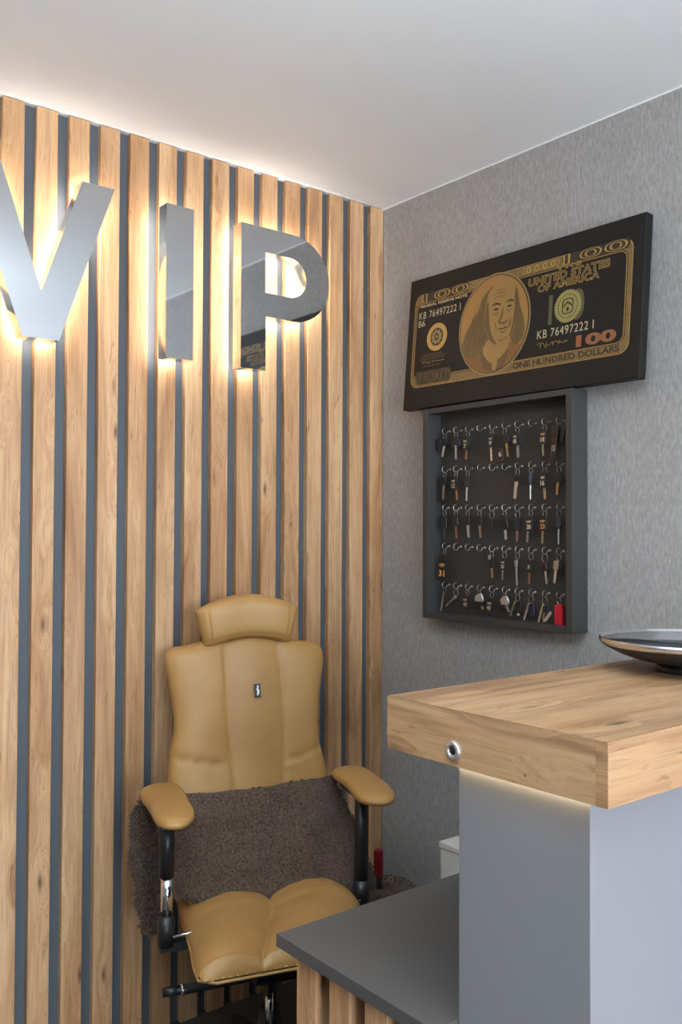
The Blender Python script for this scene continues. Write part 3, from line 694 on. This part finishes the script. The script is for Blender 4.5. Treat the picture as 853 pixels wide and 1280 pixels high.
# ------------------------------------------------------------------ the chair (local: x lateral, y backward, z up)
ch = tag(empty('office_chair', (-.786, -.465, 0), (0, 0, radians(-17))), 'tan leather office chair with headrest in front of the slat wall', 'chair')
BU = .023
def bv(z): return .20 + .22*(z-.6)
Lt = [(.46, -.19), (.60, -.205), (.70, -.212), (.752, -.211), (.80, -.208), (.833, -.203), (.873, -.193), (.92, -.190), (.96, -.194), (1.0, -.200), (1.067, -.210), (1.11, -.212)]
Rt = [(.46, .225), (.60, .238), (.70, .243), (.742, .245), (.808, .230), (.85, .224), (.885, .224), (.94, .231), (.996, .243), (1.052, .255), (1.11, .256)]
def sq(t, p=5.0): return max(0.0, 1-abs(t)**p)**(1/2.2)
def cs(i): return -cos(pi*i)   # dense near the ends
def seam(d, w=.0035): return exp(-(d/w)**2)
def back_pt(front):
    def fn(i, j):
        s, t = cs(i), cs(j)
        # round the upper corners: superellipse mapping
        z = .785 + t*.325
        k = 1.0
        if t > .90: k = 1-.13*((t-.90)/.10)**2.2
        if t < -.9: k = 1-.05*((-t-.90)/.10)**2
        l, r = lerp_tab(Lt, z), lerp_tab(Rt, z); c = (l+r)/2; u = c + s*(r-l)/2*k
        zz = z + (.034*(1-s*s)**2 - .004 if t > .5 else 0)*max(0, (t-.5)*2)
        T_ = sq(s, 7)*sq(t, 14)
        v = bv(zz)
        if front:
            d = .038*T_
            x1 = -.038 - .012*sin((z-.7)*6); x2 = .104 + .012*sin((z-.7)*6)
            if T_ > .3:
                d -= .0045*seam(u-x1) + .0045*seam(u-x2)
                if x1 < u < x2:
                    q = sin(pi*(u-x1)/(x2-x1)); d += .010*q*(.5+.5*cos((z-.95)*5)) - .003
                else:
                    zc = .787 + (.030*((x1-u)/.16)**1.2 if u < x1 else .040*((u-x2)/.14)**1.4)
                    d -= .0045*seam(z-zc, .004)
                    if z > zc: d += .007*min(1, (z-zc)/.03)*sin(pi*min(1, abs(u-(x1 if u < x1 else x2))/.17))**.5
                    else: d += .004
            v -= d
        else: v += .030*T_
        return (u, v+.015, zz)
    return fn
mb = MB(); mb.grid(back_pt(True), 90, 110); mb.grid(back_pt(False), 40, 40, True)
bk_ = mb.build('backrest', M_LEATHER, ch)
# badge on the backrest
bc = Vector((.037, bv(.985)-.037, .985)); bd = MB()
bd.box(-.0095, .0095, -.002, .002, -.0195, .0195); o = bd.build('badge', M_CHROME, bk_, bevel=.0015, seg=2); o.location = bc; o.rotation_euler = (radians(-12.4), 0, 0)
MB().box(-.0084, .0084, -.0026, -.0015, -.0183, .0183).build('badge_plate', M_BLACK, o)
MB().prism([(-.001, .014), (.003, .012), (.002, .004), (.005, -.002), (.002, -.014), (-.003, -.014), (-.001, -.004), (-.004, .003), (-.001, .007)], -.0032, -.0026, YZ).build('emblem', M_STEEL, o)

def head_pt(front):
    def fn(i, j):
        s, t = cs(i), cs(j); tt = (t+1)/2
        k = (1-.10*(abs(t) > .85)*((abs(t)-.85)/.15)**2) if abs(t) > .85 else 1
        hwid = (.126 + .028*tt)*k
        u = BU + s*hwid
        z = 1.103 + .021*(1-s*s) + tt*(.109 + .017*(1-s*s)) + .002*s
        T_ = sq(s, 5)*sq(t, 4.5)
        vc = bv(1.18) - .012 + .012*s*s*-1
        if front:
            v = vc - .046*T_ + .002*(seam(abs(s)-.86+.05*tt, .02)) * (T_ > .2) + .0018*seam(t+.74, .05)*(T_ > .2)
        else: v = vc + .034*T_
        return (u, v, z)
    return fn
mb = MB(); mb.grid(head_pt(True), 70, 44); mb.grid(head_pt(False), 40, 26, True); mb.build('headrest', M_LEATHER, ch)
for sx in (-.045, .09): MB().tube([(sx, bv(1.02)+.03, 1.02), (sx, bv(1.16)+.015, 1.16)], .006, 10).build('headrest_post', M_BLACK, ch)

def pad(outline, z, name):
    lp = smooth_closed(outline, 5); n = len(lp)
    cxm = sum(p[0] for p in lp)/n; cym = sum(p[1] for p in lp)/n
    prof = [(.02, -.007), (.80, -.007), (.93, -.005), (.985, -.001), (1.0, .004), (.985, .009), (.94, .013), (.84, .017), (.66, .020), (.42, .0215), (.2, .0222), (.02, .0225)]
    v = []; f = []; m = len(prof)
    for k, h in prof:
        for x, y in lp:
            if True:
                # shrink sideways and lengthways alike around a medial point
                my = cym + (y-cym)*.45; mx = cxm + (my-cym)*.12
                v.append((mx+(x-mx)*k, my*(1-k)+y*k, z+h-.010))
    for j in range(m-1):
        for i in range(n): f.append((j*n+i, j*n+(i+1) % n, (j+1)*n+(i+1) % n, (j+1)*n+i))
    f.append(tuple(reversed(range(n)))); f.append(tuple((m-1)*n+i for i in range(n)))
    return MB().add(v, f, True).build(name, M_LEATHER, ch)
pad([(-.300, .165), (-.283, .205), (-.250, .228), (-.215, .225), (-.195, .190), (-.191, .120), (-.196, .050), (-.201, -.025), (-.218, -.085), (-.250, -.120), (-.285, -.110), (-.302, -.060), (-.298, .020), (-.303, .100)], .757, 'armrest_pad')
pad([(.229, .158), (.245, .195), (.275, .212), (.310, .208), (.334, .180), (.336, .110), (.330, .030), (.318, -.050), (.297, -.104), (.260, -.128), (.222, -.110), (.209, -.070), (.218, .000), (.228, .070)], .757, 'armrest_pad')
for sx, u, v in ((-1, -.264, -.010), (1, .262, .03)):
    MB().box(u-.030, u+.030, v-.07, v+.09, .732, .741).build('pad_plate', M_BLACK, ch, bevel=.002)
    MB().tube([(u, v, .733), (u, v, .600 if sx < 0 else .47)], .0185, 20).build('arm_sleeve', M_BLACK, ch)
    MB().tube([(u+.001, v, .602), (u+.001, v, .500)], .0145, 20).build('arm_post', M_CHROME, ch)
    MB().tube([(u, v, .508), (u, v, .436)], [.0205, .0205], 20).box(u-.017 if sx < 0 else u-.06, u+.06 if sx < 0 else u+.017, v-.014, v+.014, .425, .445).build('arm_socket', M_BLACK, ch)
    MB().tube([(u-sx*.012, v-.02, .462), (u-sx*.085, v-.02, .468)], .004, 8).build('arm_bolt', M_CHROME, ch)

# seat: two padded lobes either side of a centre crease
SL = [(-.24, -.236), (-.18, -.234), (-.05, -.216), (.10, -.206), (.22, -.195)]
SCr = [(-.24, -.092), (-.1, -.035), (.01, .010), (.22, .035)]
SR = [(-.24, .085), (-.1, .185), (0, .245), (.22, .25)]
def seat_pt(top):
    def fn(i, j):
        s = i; t = cs(j); v = -.012 + t*.238
        l, c, r = lerp_tab(SL, v), lerp_tab(SCr, v), lerp_tab(SR, v)
        q = (1-cos(pi*s))/2
        k = 1 if t > -.9 else 1-.07*((-t-.9)/.1)**2
        if q < .5: w = q*2; u = l + (c-l)*w
        else: w = (q-.5)*2; u = c + (r-c)*w
        u = c + (u-c)*k
        T_ = sq(t, 6)*(sq(2*q-1, 8))
        lobe = max(0, sin(pi*w))**.55
        base = .452 + .018*(v+.25)/.47*0
        if top: z = base + T_*(.022 + .034*lobe + .004*(v > 0)) + .006*seam(t+.93, .02)
        else: z = base - .022*T_
        return (u, v + .012*(1-T_)*(1 if t < 0 else -1)*0, z)
    return fn
mb = MB(); mb.grid(seat_pt(True), 100, 70); mb.grid(seat_pt(False), 40, 30, True); mb.build('seat', M_LEATHER, ch)
pp = [(lerp_tab(SL, v), v, .449) for v in (.1, 0, -.1, -.18, -.235)] + [(x, -.2555, .447) for x in (-.20, -.15, -.10, -.05, 0, .04)] + [(.08, -.240, .449)]
MB().tube(pp, .0035, 6).build('seat_piping', M_LEATHER, ch)
MB().box(-.17, .17, -.19, .18, .405, .432).build('seat_plate', M_BLACK, ch, bevel=.006)
MB().tube([(-.275, -.03, .335), (-.232, -.03, .335)], .011, 12).tube([(-.226, -.03, .335), (.22, -.03, .338)], .013, 14).build('tilt_bar', M_BLACK, ch)
MB().tube([(-.232, -.03, .335), (-.226, -.03, .335)], .015, 14).build('tilt_collar', M_CHROME, ch)
MB().box(-.07, .07, -.10, .10, .34, .406).build('mechanism', M_BLACK, ch, bevel=.01)
MB().tube([(-.022, -.06, .345), (-.022, -.06, .300)], .004, 8).build('lever_rod', M_BLACK, ch)
MB().tube([(-.020, -.06, .300), (-.020, -.06, .222)], .0105, 8).build('lever_grip', M_CHROME, ch)
MB().box(-.03, .03, .10, .235, .385, .405).box(-.03, .03, .215, .235, .385, .75).build('back_bracket', M_BLACK, ch, bevel=.003)
MB().tube([(0, 0, .35), (0, 0, .20)], .016, 20).build('gas_lift', M_BLACK, ch)
MB().lathe([(0, .09), (.045, .09), (.05, .12), (.035, .20), (.026, .24), (0, .24)], n=24).build('base_hub', M_BLACK, ch)
for k in range(5):
    a = radians(20 + 72*k); d = Vector((cos(a), sin(a), 0)); p = d*.27
    lg = MB().tube([d*.03+Vector((0, 0, .125)), d*.15+Vector((0, 0, .105)), d*.275+Vector((0, 0, .075))], [.022, .018, .013], 10).build('base_leg', M_BLACK, ch)
    c = MB(); n2 = Vector((-d.y, d.x, 0))
    c.tube([p+Vector((0, 0, .08)), p+Vector((0, 0, .045))], .006, 8)
    for s in (-1, 1): c.tube([p+n2*(s*.006)+Vector((0, 0, .0275)), p+n2*(s*.022)+Vector((0, 0, .0275))], .0272, 16)
    c.build('caster', M_BLACK, lg)

# ------------------------------------------------------------------ plush cover over the lower backrest
def fur_mat():
    m = mat('brown_grey_plush', rough=.95, spec=.1); N, L, b = nodes(m); tc = N.new('ShaderNodeTexCoord')
    n = noise(N, L, tc.outputs['Object'], 170, 3, .75)
    L.new(ramp(N, L, n, [(.34, (.048, .031, .022)), (.66, (.165, .115, .088))]), b.inputs['Base Color'])
    b.inputs['Sheen Weight'].default_value = .25; b.inputs['Sheen Roughness'].default_value = .5
    return m
M_FUR = fur_mat()
from mathutils import noise as mn
def fur_blades(mbase, n, length, name, parent, seed):
    """short curled tufts growing from the faces of a mesh"""
    rnd = random.Random(seed); me = mbase; polys = [p for p in me.polygons]; ar = [p.area for p in polys]
    vs = me.vertices; out = MB(); pick = rnd.choices(polys, ar, k=n); V = []; Fc = []
    for p in pick:
        ids = list(p.vertices); w = [rnd.random() for _ in ids]; t = sum(w)
        c = Vector((0, 0, 0))
        for i, q in zip(ids, w): c += vs[i].co*(q/t)
        nrm = p.normal; d = (nrm + Vector((rnd.uniform(-.9, .9), rnd.uniform(-.9, .9), rnd.uniform(-1.1, .5)))).normalized()
        L_ = length*rnd.uniform(.5, 1.2); sd = d.cross(nrm + Vector((.01, .02, .3))).normalized()*(length*.15)
        k = len(V); mid = c + d*L_*.55; tip = c + d*L_*.75 + Vector((rnd.uniform(-1, 1), rnd.uniform(-1, 1), rnd.uniform(-1.2, .4)))*L_*.4
        V += [c-sd, c+sd, mid+sd*.9, mid-sd*.9, tip]; Fc += [(k, k+1, k+2, k+3), (k+3, k+2, k+4)]
    out.add(V, Fc, True)
    o = out.build(name, M_FUR, parent, fix=False); tag(o, kind='stuff'); return o
th = tag(empty('plush_cover', (-.786, -.465, 0), (0, 0, radians(-17))), 'brown shaggy plush cover draped over the chair\'s lower backrest', 'blanket')
def wob(p, s, a): return mn.noise(Vector(p)*s)*a
def drape(edge_l, edge_r, top, bot, vf, thick, nu=64, nv=48, seed=0):
    """closed quilt-like sheet: front and back surfaces meeting in a rounded edge"""
    def fn(front):
        def g(i, j):
            s, t = cs(i), cs(j); tt = (t+1)/2
            z0 = lerp_tab(bot, (s+1)/2); z1 = lerp_tab(top, (s+1)/2); z = z0 + (z1-z0)*tt
            l, r = lerp_tab(edge_l, z), lerp_tab(edge_r, z); u = (l+r)/2 + s*(r-l)/2
            T_ = sq(s, 6)*sq(t, 6); v = vf(u, z)
            v += wob((u, seed, z), 9, .022) + wob((u, seed+5, z), 26, .010)
            return (u + wob((z, seed, 3), 20, .010)*abs(s), v + (-thick if front else thick*.3)*T_, z)
        return g
    mb = MB(); mb.grid(fn(True), nu, nv); mb.grid(fn(False), nu, nv, True); return mb
def vf_main(u, z):
    t = min(1, max(0, (.735-z)/.25))
    edge = max(0, abs(u-.02)-.19)
    return bv(z) - .030 - .085*t**1.25 + edge*.45
mb = drape([(.46, -.225), (.55, -.235), (.62, -.25), (.70, -.262), (.745, -.262)], [(.46, .300), (.50, .318), (.56, .318), (.62, .300), (.68, .280), (.735, .258)],
           [(0, .738), (.25, .732), (.5, .729), (.8, .738), (1, .735)], [(0, .505), (.3, .488), (.55, .478), (.8, .468), (1, .480)], vf_main, .016)
o = mb.build('cover_sheet', M_FUR, th); fur_blades(o.data, 20000, .017, 'pile', o, 1)
mb = drape([(.36, -.283), (.45, -.292), (.52, -.297), (.56, -.312), (.66, -.310), (.735, -.300)], [(.36, -.245), (.45, -.215), (.735, -.215)],
           [(0, .715), (.3, .738), (1, .742)], [(0, .395), (.5, .380), (1, .395)], lambda u, z: .205+.1*(u+.3), .014, 22, 44, 9)
o = mb.build('hanging_flap', M_FUR, th); fur_blades(o.data, 5500, .017, 'pile', o, 2)
mb = drape([(.40, .285), (.52, .285)], [(.40, .345), (.45, .362), (.52, .340)], [(0, .520), (1, .500)], [(0, .430), (1, .425)], lambda u, z: .15, .016, 18, 18, 4)
o = mb.build('hanging_flap', M_FUR, th); fur_blades(o.data, 1600, .017, 'pile', o, 3)

# ------------------------------------------------------------------ pouf and bottle in the corner
pf = tag(empty('plush_pouf', (-.165, -.20, 0)), 'low brown plush pouf in the corner behind the grey desk', 'pouf')
o = MB().lathe([(0, 0), (.095, 0), (.118, .03), (.125, .12), (.125, .24), (.110, .295), (.07, .315), (0, .318)], n=36).build('cushion', M_FUR, pf)
fur_blades(o.data, 7000, .010, 'pile', o, 5)
rb = tag(empty('red_bottle', (-.205, -.215, .318)), 'slim dark red bottle standing on the pouf in the corner', 'bottle')
MB().lathe([(0, 0), (.012, 0), (.0125, .002), (.0125, .034), (.011, .036), (0, .036)], n=20).build('base', M_BLACK, rb)
MB().lathe([(0, .036), (.0145, .036), (.0150, .040), (.0150, .112), (.0135, .117), (0, .118)], n=20).build('body', M_DRED, rb)
gb = tag(empty('gold_clasp', (-.165, -.225, .322)), 'tiny golden clasp lying on the pouf beside the red bottle', 'clasp')
MB().ring((0, 0, .012), (.3, 1, 0), .009, .002, 16, 6).box(-.022, .002, -.003, .003, .009, .014).build('loop', M_BRASS, gb)

# ------------------------------------------------------------------ uplight fixture, added out of view to brighten the ceiling
lp_ = tag(empty('added_uplight_fixture', (-2.1, -2.1, 2.05)), 'long white uplight added out of view to brighten the ceiling', 'lamp')
MB().box(-.75, .75, -.06, .06, 0, .012).box(-.75, .75, -.06, -.055, .012, .045).box(-.75, .75, .055, .06, .012, .045).build('housing', M_WHITE, lp_)
for x in (-.6, .6): MB().tube([(x, 0, .012), (x, 0, H-2.05)], .002, 6).build('hanging_wire', M_STEEL, lp_)
